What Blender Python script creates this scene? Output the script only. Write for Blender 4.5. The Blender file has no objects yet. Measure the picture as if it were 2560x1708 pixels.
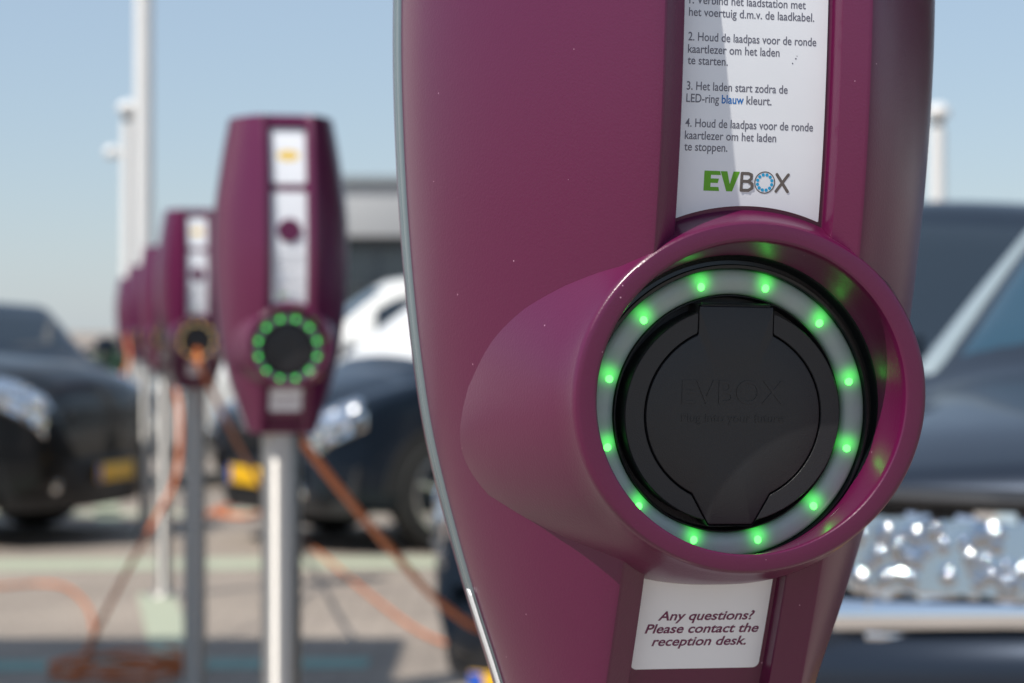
import bpy, bmesh, math, random
from mathutils import Vector, Matrix
R = math.radians
rnd = random.Random(7)
SC = bpy.context.scene
COL = SC.collection

# ------------------------------------------------------------------ camera, world, sun, exposure
H = 1.28                                   # camera height
cam_d = bpy.data.cameras.new('camera')
cam = bpy.data.objects.new('camera', cam_d); COL.objects.link(cam)
cam.location = (0, 0, H); cam.rotation_euler = (R(90 - 0.28), 0, 0)
cam_d.lens = 85; cam_d.sensor_width = 36; cam_d.clip_start = 0.05; cam_d.clip_end = 3000
cam_d.dof.use_dof = True; cam_d.dof.focus_distance = 1.03; cam_d.dof.aperture_fstop = 11.6
cam_d.dof.aperture_blades = 0
SC.camera = cam

SUN_EL, SUN_AZ = 53.0, 47.0                # azimuth: degrees from -Y (behind the camera) towards -X
ts = Vector((-math.sin(R(SUN_AZ)) * math.cos(R(SUN_EL)), -math.cos(R(SUN_AZ)) * math.cos(R(SUN_EL)), math.sin(R(SUN_EL))))
w = bpy.data.worlds.new('World'); SC.world = w; w.use_nodes = True
nt = w.node_tree
sky = nt.nodes.new('ShaderNodeTexSky'); sky.sky_type = 'NISHITA'; sky.sun_disc = False
sky.sun_elevation = R(SUN_EL); sky.sun_rotation = math.atan2(ts.x, ts.y)
sky.air_density = 1.0; sky.dust_density = .35; sky.ozone_density = 2.5; sky.altitude = 0
bg = nt.nodes['Background']; bg.inputs[1].default_value = 0.05
nt.links.new(sky.outputs[0], bg.inputs[0])
hz = nt.nodes.new('ShaderNodeBackground'); hz.inputs[0].default_value = (.255, .320, .405, 1); hz.inputs[1].default_value = 1.0   # pale summer haze over the clear sky
ad = nt.nodes.new('ShaderNodeAddShader'); nt.links.new(bg.outputs[0], ad.inputs[0]); nt.links.new(hz.outputs[0], ad.inputs[1])
nt.links.new(ad.outputs[0], nt.nodes['World Output'].inputs['Surface'])
sd = bpy.data.lights.new('sun', 'SUN'); sd.energy = 5.0; sd.angle = R(0.5); sd.color = (1, .95, .87)
so = bpy.data.objects.new('sun', sd); COL.objects.link(so)
so.rotation_euler = ts.to_track_quat('Z', 'Y').to_euler(); so.location = ts * 50
SC.view_settings.view_transform = 'Standard'; SC.view_settings.look = 'None'
SC.view_settings.exposure = 0.0; SC.view_settings.gamma = 1
SC.cycles.use_denoising = True
SC.cycles.sample_clamp_indirect = 6.0
SC.cycles.max_bounces = 8

# ------------------------------------------------------------------ materials
def mat(name, col, rough=.5, metal=0, bump=None, spec=.5, coat=0, emit=None, es=0, var=None, coat_rough=.03):
    m = bpy.data.materials.new(name); m.use_nodes = True
    n = m.node_tree; b = n.nodes['Principled BSDF']
    b.inputs['Base Color'].default_value = (*col, 1); b.inputs['Roughness'].default_value = rough
    b.inputs['Metallic'].default_value = metal; b.inputs['Specular IOR Level'].default_value = spec
    b.inputs['Coat Weight'].default_value = coat; b.inputs['Coat Roughness'].default_value = coat_rough
    if emit:
        b.inputs['Emission Color'].default_value = (*emit, 1); b.inputs['Emission Strength'].default_value = es
    tc = n.nodes.new('ShaderNodeTexCoord')
    if var:
        sc, amt = var
        nz = n.nodes.new('ShaderNodeTexNoise'); nz.inputs['Scale'].default_value = sc; nz.inputs['Detail'].default_value = 5
        n.links.new(tc.outputs['Object'], nz.inputs['Vector'])
        mx = n.nodes.new('ShaderNodeMix'); mx.data_type = 'RGBA'
        mx.inputs['A'].default_value = (*[c * (1 - amt) for c in col], 1)
        mx.inputs['B'].default_value = (*[min(1, c * (1 + amt)) for c in col], 1)
        n.links.new(nz.outputs['Fac'], mx.inputs['Factor']); n.links.new(mx.outputs['Result'], b.inputs['Base Color'])
    if bump:
        sc, st, ds = bump
        nz = n.nodes.new('ShaderNodeTexNoise'); nz.inputs['Scale'].default_value = sc; nz.inputs['Detail'].default_value = 2
        n.links.new(tc.outputs['Object'], nz.inputs['Vector'])
        bp = n.nodes.new('ShaderNodeBump'); bp.inputs['Strength'].default_value = st; bp.inputs['Distance'].default_value = ds
        n.links.new(nz.outputs['Fac'], bp.inputs['Height']); n.links.new(bp.outputs['Normal'], b.inputs['Normal'])
    return m

def purple_paint():
    m = mat('purple_powder_coat', (.097, .0035, .042), .3, bump=(900, .15, .0006), spec=.5, coat=.25, coat_rough=.2)
    n = m.node_tree; b = n.nodes['Principled BSDF']; tc = [x for x in n.nodes if x.type == 'TEX_COORD'][0]
    # dust specks
    nz = n.nodes.new('ShaderNodeTexVoronoi'); nz.inputs['Scale'].default_value = 120; nz.feature = 'F1'
    n.links.new(tc.outputs['Object'], nz.inputs['Vector'])
    rp = n.nodes.new('ShaderNodeMath'); rp.operation = 'LESS_THAN'; rp.inputs[1].default_value = .042
    n.links.new(nz.outputs['Distance'], rp.inputs[0])
    sel = n.nodes.new('ShaderNodeMath'); sel.operation = 'GREATER_THAN'; sel.inputs[1].default_value = .66
    sp = n.nodes.new('ShaderNodeSeparateColor'); n.links.new(nz.outputs['Color'], sp.inputs[0]); n.links.new(sp.outputs[0], sel.inputs[0])
    ml = n.nodes.new('ShaderNodeMath'); ml.operation = 'MULTIPLY'; n.links.new(rp.outputs[0], ml.inputs[0]); n.links.new(sel.outputs[0], ml.inputs[1])
    mx = n.nodes.new('ShaderNodeMix'); mx.data_type = 'RGBA'
    mx.inputs['A'].default_value = (.097, .0035, .042, 1); mx.inputs['B'].default_value = (.42, .22, .30, 1)
    n.links.new(ml.outputs[0], mx.inputs['Factor']); n.links.new(mx.outputs['Result'], b.inputs['Base Color'])
    # roughness mottling (handling marks)
    n2 = n.nodes.new('ShaderNodeTexNoise'); n2.inputs['Scale'].default_value = 14; n2.inputs['Detail'].default_value = 6
    n.links.new(tc.outputs['Object'], n2.inputs['Vector'])
    mr = n.nodes.new('ShaderNodeMapRange'); mr.inputs['To Min'].default_value = .27; mr.inputs['To Max'].default_value = .37
    n.links.new(n2.outputs['Fac'], mr.inputs['Value']); n.links.new(mr.outputs['Result'], b.inputs['Roughness'])
    return m

ANISO = 0.25
M = {}
M['purple'] = purple_paint()
M['trim'] = mat('grey_trim', (.20, .25, .27), .28, .35, bump=(60, .05, .002))
M['white_tape'] = mat('white_reflective_tape', (.82, .83, .84), .35, bump=(2500, .4, .0004), var=(600, .08))
M['black'] = mat('black_plastic', (.016, .0165, .0185), .46, bump=(1800, .25, .0005))
M['gloss_black'] = mat('gloss_black_seal', (.006, .008, .009), .2)
M['sticker'] = mat('white_sticker', (.81, .83, .87), .32, bump=(40, .04, .002), var=(30, .03))
M['ink'] = mat('grey_ink', (.14, .14, .18), .4)
M['ink_blue'] = mat('blue_ink', (.005, .16, .50), .4)
M['ink_purple'] = mat('purple_ink', (.13, .010, .068), .4)
M['ink_green'] = mat('green_ink', (.12, .40, .015), .4, var=(60, .25))
M['ink_warm'] = mat('warm_grey_ink', (.13, .11, .10), .4)
M['ink_cyan'] = mat('cyan_ink', (.01, .36, .66), .4)
M['ink_yellow'] = mat('yellow_ink', (.80, .55, .10), .4)
M['steel'] = mat('brushed_steel', (.66, .64, .61), .52, 1.0, bump=(300, .08, .001))
_n = M['steel'].node_tree; _b = _n.nodes['Principled BSDF']; _t = _n.nodes.new('ShaderNodeTangent'); _t.direction_type = 'RADIAL'; _t.axis = 'Z'
_n.links.new(_t.outputs[0], _b.inputs['Tangent']); _b.inputs['Anisotropic'].default_value = .95; _b.inputs['Anisotropic Rotation'].default_value = ANISO
M['led_green'] = mat('green_led', (.1, .8, .2), .3, emit=(.08, 1.0, .09), es=4.2)
M['led_amber'] = mat('amber_led', (.6, .4, .1), .3, emit=(1.0, .62, .12), es=6)
M['white_paint'] = mat('white_painted_metal', (.78, .77, .75), .4, var=(3, .04))
M['cable'] = mat('orange_cable_rubber', (.62, .17, .045), .45, bump=(90, .1, .002), var=(8, .15))
M['dark_plug'] = mat('dark_plug_rubber', (.03, .03, .032), .45)
M['glass'] = mat('dark_car_glass', (.012, .02, .03), .04, spec=.9)
M['blue_glass'] = mat('blue_tinted_windshield', (.02, .058, .092), .05, spec=.8)  # blue base colour stands in for sky reflected in the glass
M['tyre'] = mat('tyre_rubber', (.018, .018, .018), .75, bump=(80, .2, .004))
M['rim'] = mat('alloy_rim', (.55, .55, .56), .25, .9)
M['chrome'] = mat('chrome', (.85, .86, .88), .06, 1)
M['dark_chrome'] = mat('dark_chrome', (.46, .50, .56), .09, 1)
M['plastic'] = mat('bumper_plastic', (.02, .02, .022), .5, var=(20, .2))
M['plate'] = mat('yellow_plate', (.85, .48, .02), .4)
M['plate_blue'] = mat('blue_plate_band', (.01, .10, .55), .4)
M['sunshade'] = mat('white_sun_shade', (.80, .80, .79), .4, coat=.4, var=(9, .05))  # plain white surface for the windshield of the far dark car

def ring_mat(name, glow, es):
    """frosted diffuser lens lit from behind by twelve LEDs"""
    m = mat(name, (.36, .43, .43), .3, bump=(220, .1, .001), var=(90, .18))
    n = m.node_tree; b = n.nodes['Principled BSDF']
    b.inputs['Subsurface Weight'].default_value = 0
    tc = n.nodes.new('ShaderNodeTexCoord'); sx = n.nodes.new('ShaderNodeSeparateXYZ'); n.links.new(tc.outputs['Object'], sx.inputs[0])
    def math_(op, a, bb=None):
        q = n.nodes.new('ShaderNodeMath'); q.operation = op
        for i, v in enumerate((a, bb)):
            if v is None: continue
            if isinstance(v, (int, float)): q.inputs[i].default_value = v
            else: n.links.new(v, q.inputs[i])
        return q.outputs[0]
    at = math_('ARCTAN2', sx.outputs['Z'], sx.outputs['X'])
    f = math_('FRACT', math_('DIVIDE', math_('ADD', at, math.pi * 2), math.pi / 6))
    d = math_('MULTIPLY', math_('ABSOLUTE', math_('SUBTRACT', f, .5)), math.pi / 6 * .057)   # metres along the ring to the LED
    rr = math_('SQRT', math_('ADD', math_('MULTIPLY', sx.outputs['X'], sx.outputs['X']), math_('MULTIPLY', sx.outputs['Z'], sx.outputs['Z'])))
    dr = math_('MULTIPLY', math_('SUBTRACT', rr, .0568), .9)
    dist = math_('SQRT', math_('ADD', math_('MULTIPLY', d, d), math_('MULTIPLY', dr, dr)))
    e1 = math_('POWER', 2.718, math_('MULTIPLY', math_('MULTIPLY', dist, dist), -1 / (2 * .0026 ** 2)))
    e2 = math_('MULTIPLY', math_('POWER', 2.718, math_('MULTIPLY', dist, -1 / .0050)), .14)
    e = math_('MULTIPLY', math_('ADD', e1, e2), es)
    b.inputs['Emission Color'].default_value = (*glow, 1); n.links.new(e, b.inputs['Emission Strength'])
    return m
M['ring'] = ring_mat('green_lit_diffuser', (.05, 1.0, .07), .8)
M['ring_amber'] = ring_mat('amber_lit_diffuser', (1, .6, .1), .25)

def car_paint(name, col, metal=.2):
    return mat(name, col, .35, metal, coat=.34, coat_rough=.02, var=(2, .05), spec=.15)

# ------------------------------------------------------------------ helpers
def mesh_obj(name, verts, faces, m, parent=None, smooth=True, sharp=35):
    me = bpy.data.meshes.new(name); me.from_pydata([tuple(v) for v in verts], [], faces)
    bm = bmesh.new(); bm.from_mesh(me); bmesh.ops.recalc_face_normals(bm, faces=bm.faces); bm.to_mesh(me); bm.free()
    if smooth:
        for p in me.polygons: p.use_smooth = True
        if sharp: me.set_sharp_from_angle(angle=R(sharp))
    for mm in (m if isinstance(m, (list, tuple)) else [m]): me.materials.append(mm)
    o = bpy.data.objects.new(name, me); COL.objects.link(o)
    if parent: o.parent = parent
    return o

def bm_obj(name, bm, m, parent=None, sharp=35):
    me = bpy.data.meshes.new(name); bmesh.ops.recalc_face_normals(bm, faces=bm.faces); bm.to_mesh(me); bm.free()
    for p in me.polygons: p.use_smooth = True
    if sharp: me.set_sharp_from_angle(angle=R(sharp))
    me.materials.append(m)
    o = bpy.data.objects.new(name, me); COL.objects.link(o)
    if parent: o.parent = parent
    return o

def thing(name, label, cat, loc, rot=(0, 0, 0), group=None):
    o = bpy.data.objects.new(name, None); COL.objects.link(o); o.empty_display_size = .1
    o.location = loc; o.rotation_euler = rot; tag(o, label, cat, group); return o

def tag(o, label, cat, group=None):
    o['label'] = label; o['category'] = cat
    if group: o['group'] = group
    return o

def structure(o): o['kind'] = 'structure'; return o

def grid(rows, close_u=False, close_v=False):
    """rows of points -> verts, quads"""
    nr, nc = len(rows), len(rows[0]); V = [p for r in rows for p in r]; F = []
    for i in range(nr if close_u else nr - 1):
        for j in range(nc if close_v else nc - 1):
            F.append((i * nc + j, i * nc + (j + 1) % nc, ((i + 1) % nr) * nc + (j + 1) % nc, ((i + 1) % nr) * nc + j))
    return V, F

def add_box(bm, c, s, rot=None, bev=0):
    r = bmesh.ops.create_cube(bm, size=1); vs = r['verts']
    bmesh.ops.scale(bm, verts=vs, vec=s)
    if bev:
        es = list({e for v in vs for e in v.link_edges})
        rr = bmesh.ops.bevel(bm, geom=es, offset=bev, segments=3, affect='EDGES', profile=.5)
        vs = list({v for f in rr['faces'] for v in f.verts} | {v for v in vs if v.is_valid})
    if rot: bmesh.ops.rotate(bm, verts=vs, cent=(0, 0, 0), matrix=rot)
    bmesh.ops.translate(bm, verts=vs, vec=c)

def add_cyl(bm, p, q, r1, r2=None, n=28):
    p, q = Vector(p), Vector(q); d = q - p
    mt = Matrix.Translation((p + q) / 2) @ d.to_track_quat('Z', 'Y').to_matrix().to_4x4()
    bmesh.ops.create_cone(bm, cap_ends=True, segments=n, radius1=r1, radius2=r1 if r2 is None else r2, depth=d.length, matrix=mt)

def add_ball(bm, c, r, n=16, sc=(1, 1, 1)):
    bmesh.ops.create_uvsphere(bm, u_segments=n, v_segments=n // 2 + 2, radius=r, matrix=Matrix.Translation(c) @ Matrix.Diagonal((*sc, 1)))

def lerp_tab(tab, x):
    """monotone-ish cubic through (x, value) pairs"""
    if x <= tab[0][0]: return tab[0][1]
    if x >= tab[-1][0]: return tab[-1][1]
    for i in range(len(tab) - 1):
        x0, y0 = tab[i]; x1, y1 = tab[i + 1]
        if x <= x1:
            sl = (y1 - y0) / (x1 - x0)
            a = sl if i == 0 else (y1 - tab[i - 1][1]) / (x1 - tab[i - 1][0])
            b = sl if i == len(tab) - 2 else (tab[i + 2][1] - y0) / (tab[i + 2][0] - x0)
            h = x1 - x0; t = (x - x0) / h
            return (2*t**3 - 3*t*t + 1) * y0 + (t**3 - 2*t*t + t) * h * a + (-2*t**3 + 3*t*t) * y1 + (t**3 - t*t) * h * b

def tube(name, pts, r, m, parent=None, n=12, sub=10):
    P = [Vector(p) for p in pts]; C = []
    for i in range(len(P) - 1):
        p0 = P[max(i - 1, 0)]; p1 = P[i]; p2 = P[i + 1]; p3 = P[min(i + 2, len(P) - 1)]
        for k in range(sub):
            t = k / sub
            C.append(.5 * ((2 * p1) + (p2 - p0) * t + (2*p0 - 5*p1 + 4*p2 - p3) * t*t + (3*p1 - p0 - 3*p2 + p3) * t**3))
    C.append(P[-1]); rows = []
    for i, c in enumerate(C):
        d = (C[min(i + 1, len(C) - 1)] - C[max(i - 1, 0)]).normalized()
        a = d.cross(Vector((0, 0, 1)));  a = a if a.length > .05 else d.cross(Vector((0, 1, 0)))
        a.normalize(); b = d.cross(a)
        rows.append([c + r * (math.cos(2 * math.pi * j / n) * a + math.sin(2 * math.pi * j / n) * b) for j in range(n)])
    V, F = grid(rows, close_v=True)
    F.append(tuple(range(n))); F.append(tuple(range(len(V) - n, len(V))))
    return mesh_obj(name, V, F, m, parent, sharp=50)

def text_geo(body, size, off=0.0, shear=0, extrude=0, align='LEFT', spacing=1.0, width=None):
    """flat glyphs: verts (x, y, z) and faces, from Blender's own built-in font"""
    cu = bpy.data.curves.new('t', 'FONT'); cu.body = body; cu.size = size; cu.offset = off; cu.shear = shear
    cu.extrude = extrude; cu.align_x = align; cu.space_character = spacing; cu.resolution_u = 6
    o = bpy.data.objects.new('t', cu); COL.objects.link(o); bpy.context.view_layer.update()
    dg = bpy.context.evaluated_depsgraph_get(); me = bpy.data.meshes.new_from_object(o.evaluated_get(dg))
    V = [v.co.copy() for v in me.vertices]; F = [tuple(p.vertices) for p in me.polygons]
    bpy.data.objects.remove(o); bpy.data.curves.remove(cu); bpy.data.meshes.remove(me)
    if width and V:
        x0 = min(v.x for v in V); x1 = max(v.x for v in V); k = width / (x1 - x0)
        c = 0 if align == 'LEFT' else (x0 + x1) / 2
        for v in V: v.x = (v.x - (x0 if align == 'LEFT' else c)) * k
    return V, F

def text_part(name, items, m, parent, mapf):
    """items: (V, F, dx, dz); mapf maps (x, z, lift) on the label to charger space"""
    V, F = [], []
    for v, f, dx, dz in items:
        b = len(V); V += [mapf(p.x + dx, p.y + dz, p.z) for p in v]; F += [tuple(i + b for i in q) for q in f]
    return mesh_obj(name, V, F, m, parent, smooth=False)

# ------------------------------------------------------------------ charging station
RING_H = H - .0344                       # height of the socket centre above the ground
Wt = [(-.158, .066), (-.128, .0755), (-.084, .0905), (-.032, .1055), (0, .1125), (.05, .1195), (.112, .125), (.175, .1275), (.25, .126), (.31, .119), (.38, .108), (.432, .098)]
Pt = [(-.158, .0565), (-.118, .0748), (-.076, .0923), (-.03, .1088), (0, .1198), (.05, .1303), (.1, .1388), (.15, .1430), (.2, .1435), (.3, .135), (.38, .120), (.432, .105)]
Wf = lambda z: lerp_tab(Wt, z)
Pf = lambda z: lerp_tab(Pt, z)
FL, RE, DEP = .0458, .0348, .0168        # half width of the flat band, of its recess, and the recess depth
def depth_at(z):
    return DEP if -.1485 < z < .4145 else 0
def recess_half(z):
    return RE if z > 0 else .0328

# socket space: (x, z) in the socket plane, d = distance in front of the seam plane; the socket faces slightly downwards
TILT = R(2.5)
def sock(x, z, d):
    x, z = x * 1.03, z * 1.04
    y, zz = -(d - .1024), z
    return (x, -.1005 + y * math.cos(TILT) - zz * math.sin(TILT), -.002 + zz * math.cos(TILT) - (d - .1024) * math.sin(TILT))

def make_front(parent):
    zs = [-.158 + .59 * i / 150 for i in range(151)]
    zs += [-.1487, -.1480, .4140, .4148]; zs.sort()
    rows = []
    def half(z, k=1.0):
        Wz, P, d, re = Wf(z) * k, Pf(z) * (k if k < 1 else 1), depth_at(z), recess_half(z)
        pts = []
        n = 30
        for i in range(n + 1):
            th = math.pi / 2 * i / n
            c, s = max(math.cos(th), 0), max(math.sin(th), 0)
            x = FL + (Wz - FL) * c ** (2 / 1.2)
            y = P * s ** (2 / 1.65)
            pts.append((x, y))
        pts[-1] = (FL, P)
        pts += [(FL - .0008, P - .0001), (FL - .0016, P - .0005), ((FL + re) / 2, P - .0034), (re + .0012, P - .0062), (re + .0004, P - .0068), (re, P - .0076 if d else P - .0070)]
        pts += [(re - .0006, P - d if d else P - .0070), (re - .0012, P - d - .0002 if d else P - .0070), (re * .5, P - d - .0002 if d else P - .0070)]
        return pts
    for z in zs:
        h = half(z)
        rows.append([(-x, -y, z) for x, y in h] + [(0, -h[-1][1], z)] + [(x, -y, z) for x, y in reversed(h)])
    for (z, k) in ((.4340, .985), (.4348, .95)):
        h = half(.432, k)
        rows.append([(-x, -y, z) for x, y in h] + [(0, -h[-1][1], z)] + [(x, -y, z) for x, y in reversed(h)])
    for (z, k) in ((-.1600, .985), (-.1610, .95)):
        h = half(-.158, k)
        rows.insert(0, [(-x, -y, z) for x, y in h] + [(0, -h[-1][1], z)] + [(x, -y, z) for x, y in reversed(h)])
    V, F = grid(rows); nc = len(rows[0])
    F.append(tuple(range(nc))); F.append(tuple(range(len(V) - nc, len(V))))
    for i in range(len(rows) - 1): F.append((i * nc, (i + 1) * nc, (i + 1) * nc + nc - 1, i * nc + nc - 1))
    o = mesh_obj('front_shell', V, F, M['purple'], parent, sharp=None)
    # round opening for the socket, cut through the shell
    n = 160; crow = [[sock(.0752 * math.cos(2 * math.pi * j / n), .0095 + .0704 * math.sin(2 * math.pi * j / n), d) for j in range(n)] for d in (.012, .2)]
    CV, CF = grid(crow, close_v=True); CF += [tuple(range(n)), tuple(range(n, 2 * n))]
    cut = mesh_obj('cutter', CV, CF, M['purple'], parent)
    md = o.modifiers.new('opening', 'BOOLEAN'); md.operation = 'DIFFERENCE'; md.solver = 'EXACT'; md.object = cut
    bpy.context.view_layer.update()
    me = bpy.data.meshes.new_from_object(o.evaluated_get(bpy.context.evaluated_depsgraph_get()))
    o.modifiers.clear(); old = o.data; o.data = me; bpy.data.meshes.remove(old); me.name = 'front_shell'
    bpy.data.objects.remove(cut)
    for p in me.polygons: p.use_smooth = True
    me.set_sharp_from_angle(angle=R(24))
    return o

def make_back(parent):
    rows = []
    zs = [-.158 + .59 * i / 80 for i in range(81)]
    def half(z, k=1.0):
        Wz = Wf(z) * k - .0005; D = .066 * k; pts = []
        for i in range(21):
            th = math.pi / 2 * i / 20; c, s = math.cos(th), math.sin(th)
            pts.append((Wz * max(c, 0) ** (2 / 3.0), .0138 + D * max(s, 0) ** (2 / 2.4)))
        return pts
    def row(z, k=1.0):
        h = half(z, k); return [(-x, y, z) for x, y in h] + [(x, y, z) for x, y in reversed(h[:-1])]
    rows = [row(z) for z in zs]
    rows = [row(-.158, .95), ] + rows + [row(.432, .95)]
    rows[0] = [(x, y, -.161) for x, y, z in rows[0]]; rows[-1] = [(x, y, .4348) for x, y, z in rows[-1]]
    V, F = grid(rows); nc = len(rows[0])
    F.append(tuple(range(nc))); F.append(tuple(range(len(V) - nc, len(V))))
    return mesh_obj('back_shell', V, F, M['purple'], parent)

def outline():
    """closed outline of the case (x, z) with its outward normal"""
    pts = []
    N = 80
    for i in range(N + 1):
        z = -.158 + .59 * i / N; pts.append((Wf(z), z))
    pts += [(Wf(.432) * k, .4335) for k in (.95, .6, .2, -.2, -.6, -.95)]
    for i in range(N + 1):
        z = .432 - .59 * i / N; pts.append((-Wf(z), z))
    pts += [(-Wf(-.158) * k, -.1597) for k in (.95, .6, .2, -.2, -.6, -.95)]
    out = []
    for i, p in enumerate(pts):
        a, b = pts[i - 1], pts[(i + 1) % len(pts)]; tx, tz = b[0] - a[0], b[1] - a[1]; L = math.hypot(tx, tz)
        out.append((p[0], p[1], tz / L, -tx / L))
    return out
OUT = outline()

def make_trim(parent):
    prof = [(-.002, -.0002), (.0008, .0004), (.0012, .001), (.0012, .0054), (.0006, .0060), (-.0018, .0062), (-.0018, .0074), (.0006, .0076), (.0012, .0082), (.0012, .0126), (.0008, .0134), (-.002, .0140)]
    rows = [[(x + nx * o, y, z + nz * o) for o, y in prof] for x, z, nx, nz in OUT]
    V, F = grid(rows, close_u=True)
    return mesh_obj('trim_seal', V, F, M['trim'], parent, sharp=40)

def make_edge_strip(parent):  # white strip along the lower left trim edge
    rows = []
    for i in range(31):
        z = -.156 + (.0685) * i / 30
        a = 0 if i < 30 else .0018
        x = -Wf(z); dz = .0005; tx, tz = -(Wf(z + dz) - Wf(z - dz)), 2 * dz; L = math.hypot(tx, tz); nx, nz = -tz / L, tx / L
        rows.append([(x + nx * o, y, z + nz * o) for o, y in ((.0013, -.0003 + a), (.0021, .0002 + a), (.0021, .0056), (.0013, .0060))])
    V, F = grid(rows)
    V2 = len(V); F.append((0, 1, 2, 3)); F.append((V2 - 4, V2 - 3, V2 - 2, V2 - 1))
    return mesh_obj('edge_tape', V, F, M['white_tape'], parent, sharp=30)

def lathe(name, prof, m, parent, n=128, sharp=30, cap=False, full=0):
    """prof: (rx, rz, d, dz); full > 0 makes the deeper rings fuller than an ellipse"""
    rows = []; pw = lambda v, e: math.copysign(abs(v) ** e, v)
    for rx, rz, d, dz in prof:
        e = 2 / (2 + full * min(1, max(0, (.118 - d) / .08)) * (rx > .0775))
        rows.append([sock(rx * pw(math.cos(2 * math.pi * j / n), e), dz + rz * pw(math.sin(2 * math.pi * j / n), e), d) for j in range(n)])
    V, F = grid(rows, close_v=True)
    if cap: F.append(tuple(range(len(V) - n, len(V))))
    return mesh_obj(name, V, F, m, parent, sharp=sharp)

def lid_radius(t):
    c, s = math.cos(t), math.sin(t); r = .0366
    if s > 0:
        k = min(.0450 / max(s, 1e-6), .0157 / max(abs(c), 1e-6))
        r = max(r, k)
    else:
        a = -s
        k = .0458 / max(a, 1e-6)                       # bottom edge
        # side of the trapezoid through (.0165,-.0335) and (.0092,-.0458)
        x1, z1, x2, z2 = .0165, .0325, .0092, .0458
        nx, nz = (z2 - z1), -(x2 - x1); dd = nx * x1 + nz * z1
        den = nx * abs(c) + nz * a
        if den > 1e-6: k = min(k, dd / den)
        r = max(r, k)
    return r

def make_socket(root):
    collar = [(.0614, .0604, .0995, .0006), (.0644, .0626, .0995, .0014), (.0650, .0629, .1010, .0022), (.0663, .0634, .1293, .0080), (.0666, .0636, .1316, .0084), (.0670, .0639, .1325, .0086), (.0676, .0644, .1329, .0087), (.0684, .0651, .1330, .0088),
              (.0735, .0694, .1330, .0088), (.0749, .0705, .1328, .0088), (.0757, .0711, .1323, .0088), (.0763, .0717, .1313, .0088), (.0767, .0722, .1293, .0088), (.0780, .0740, .1228, .0088), (.0808, .0772, .1150, .0088), (.0848, .0804, .1020, .0088),
              (.0905, .0832, .0830, .0088), (.0955, .0852, .0640, .0088), (.1002, .0866, .0450, .0088), (.1035, .0874, .0250, .0088), (.1055, .0878, .0010, .0088)]
    lathe('socket_collar', collar, M['purple'], root, 240, sharp=26, full=.55)
    lathe('seal_ring', [(.0612, .0603, .0990, 0), (.0614, .0605, .1020, 0), (.0618, .0609, .1027, .0001), (.0628, .0616, .1027, .0005), (.0630, .0618, .1016, .0007), (.0642, .0626, .1014, .0014), (.0646, .0628, .1020, .0017), (.0650, .0630, .1050, .0026), (.0656, .0631, .1085, .0040), (.0662, .0636, .1088, .0042)], M['gloss_black'], root)
    prof = []
    for i in range(17):
        t = math.pi * i / 16
        prof.append(((.05355 + .0051 * math.cos(t)) * 1.045, (.05355 + .0051 * math.cos(t)) * 1.03, .0985 + .0042 * math.sin(t) ** .7, 0))
    ring = lathe('led_ring', prof, M['ring'], root, 180, sharp=None)
    # object coordinates of the ring are centred on the socket
    for k in range(12):
        a = R(15 + 30 * k); bm = bmesh.new()
        add_ball(bm, (0, 0, 0), .0019, 14)
        for v in bm.verts:
            p = sock(.0537 * 1.028 * math.cos(a) + v.co.x, .0537 * 1.018 * math.sin(a) + v.co.z, .1022 + v.co.y * .5); v.co = p
        bm_obj('led', bm, M['led_green'], ring)
    # black socket body
    lathe('socket_housing', [(0.0503, 0.0499, .0985, 0), (0.0501, 0.0496, .1006, 0), (0.0497, 0.0492, .1008, 0), (0.0493, 0.0488, .1000, 0), (0.0489, 0.0484, .0940, 0), (.0200, .0200, .0938, 0), (.001, .001, .0938, 0)], M['black'], root, 128)
    n = 360; rows = [[], [], [], [], [], []]
    for j in range(n):
        t = 2 * math.pi * j / n; r1 = lid_radius(t) + .00055; r2 = max(.0453, r1 + .0001)
        c, s = math.cos(t), math.sin(t)
        for k, (r, d) in enumerate(((r1, .0940), (r1, .1070), (r1 + .0003 if r2 > r1 + .0007 else r1 + .00003, .1075), (r2 - .0004 if r2 > r1 + .001 else r1 + .00006, .1075), (r2, .1071), (r2, .0940))):
            rows[k].append(sock(r * c * 1.05, r * s, d))
    V, F = grid(rows, close_v=True)
    mesh_obj('socket_surround', V, F, M['black'], root, sharp=30)
    rows = [[] for _ in range(6)]
    for j in range(n):
        t = 2 * math.pi * j / n; r1 = lid_radius(t); c, s = math.cos(t), math.sin(t)
        for k, (r, d) in enumerate(((.001, .1078), (r1 * .5, .1078), (r1 - .0008, .1078), (r1 - .0003, .1076), (r1, .1070), (r1, .0940))):
            rows[k].append(sock(r * c * 1.05, r * s, d))
    V, F = grid(rows, close_v=True); F.append(tuple(range(n)))
    lid = mesh_obj('socket_lid', V, F, M['black'], root, sharp=30)
    bm = bmesh.new()
    add_cyl(bm, sock(-.0152, .0452, .1055), sock(.0152, .0452, .1055), .0011, n=14)
    bm_obj('lid_hinge', bm, M['black'], root)
    V1, F1 = text_geo('EVBOX', .0142, extrude=.00028, align='CENTER', width=.0442)
    V2, F2 = text_geo('Plug into your future', .0050, extrude=.00022, off=.00002, align='CENTER', width=.0440)
    text_part('raised_lettering', [(V1, F1, -.0002, .0046), (V2, F2, -.0002, -.0030)], M['black'], lid, lambda x, z, l: sock(x * 1.03, z, .1078 + l))
    return ring

def floor_map(x, z, lift=0):
    return (x, -(Pf(z) - DEP - .0002 + .0005 + lift), z)

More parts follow.
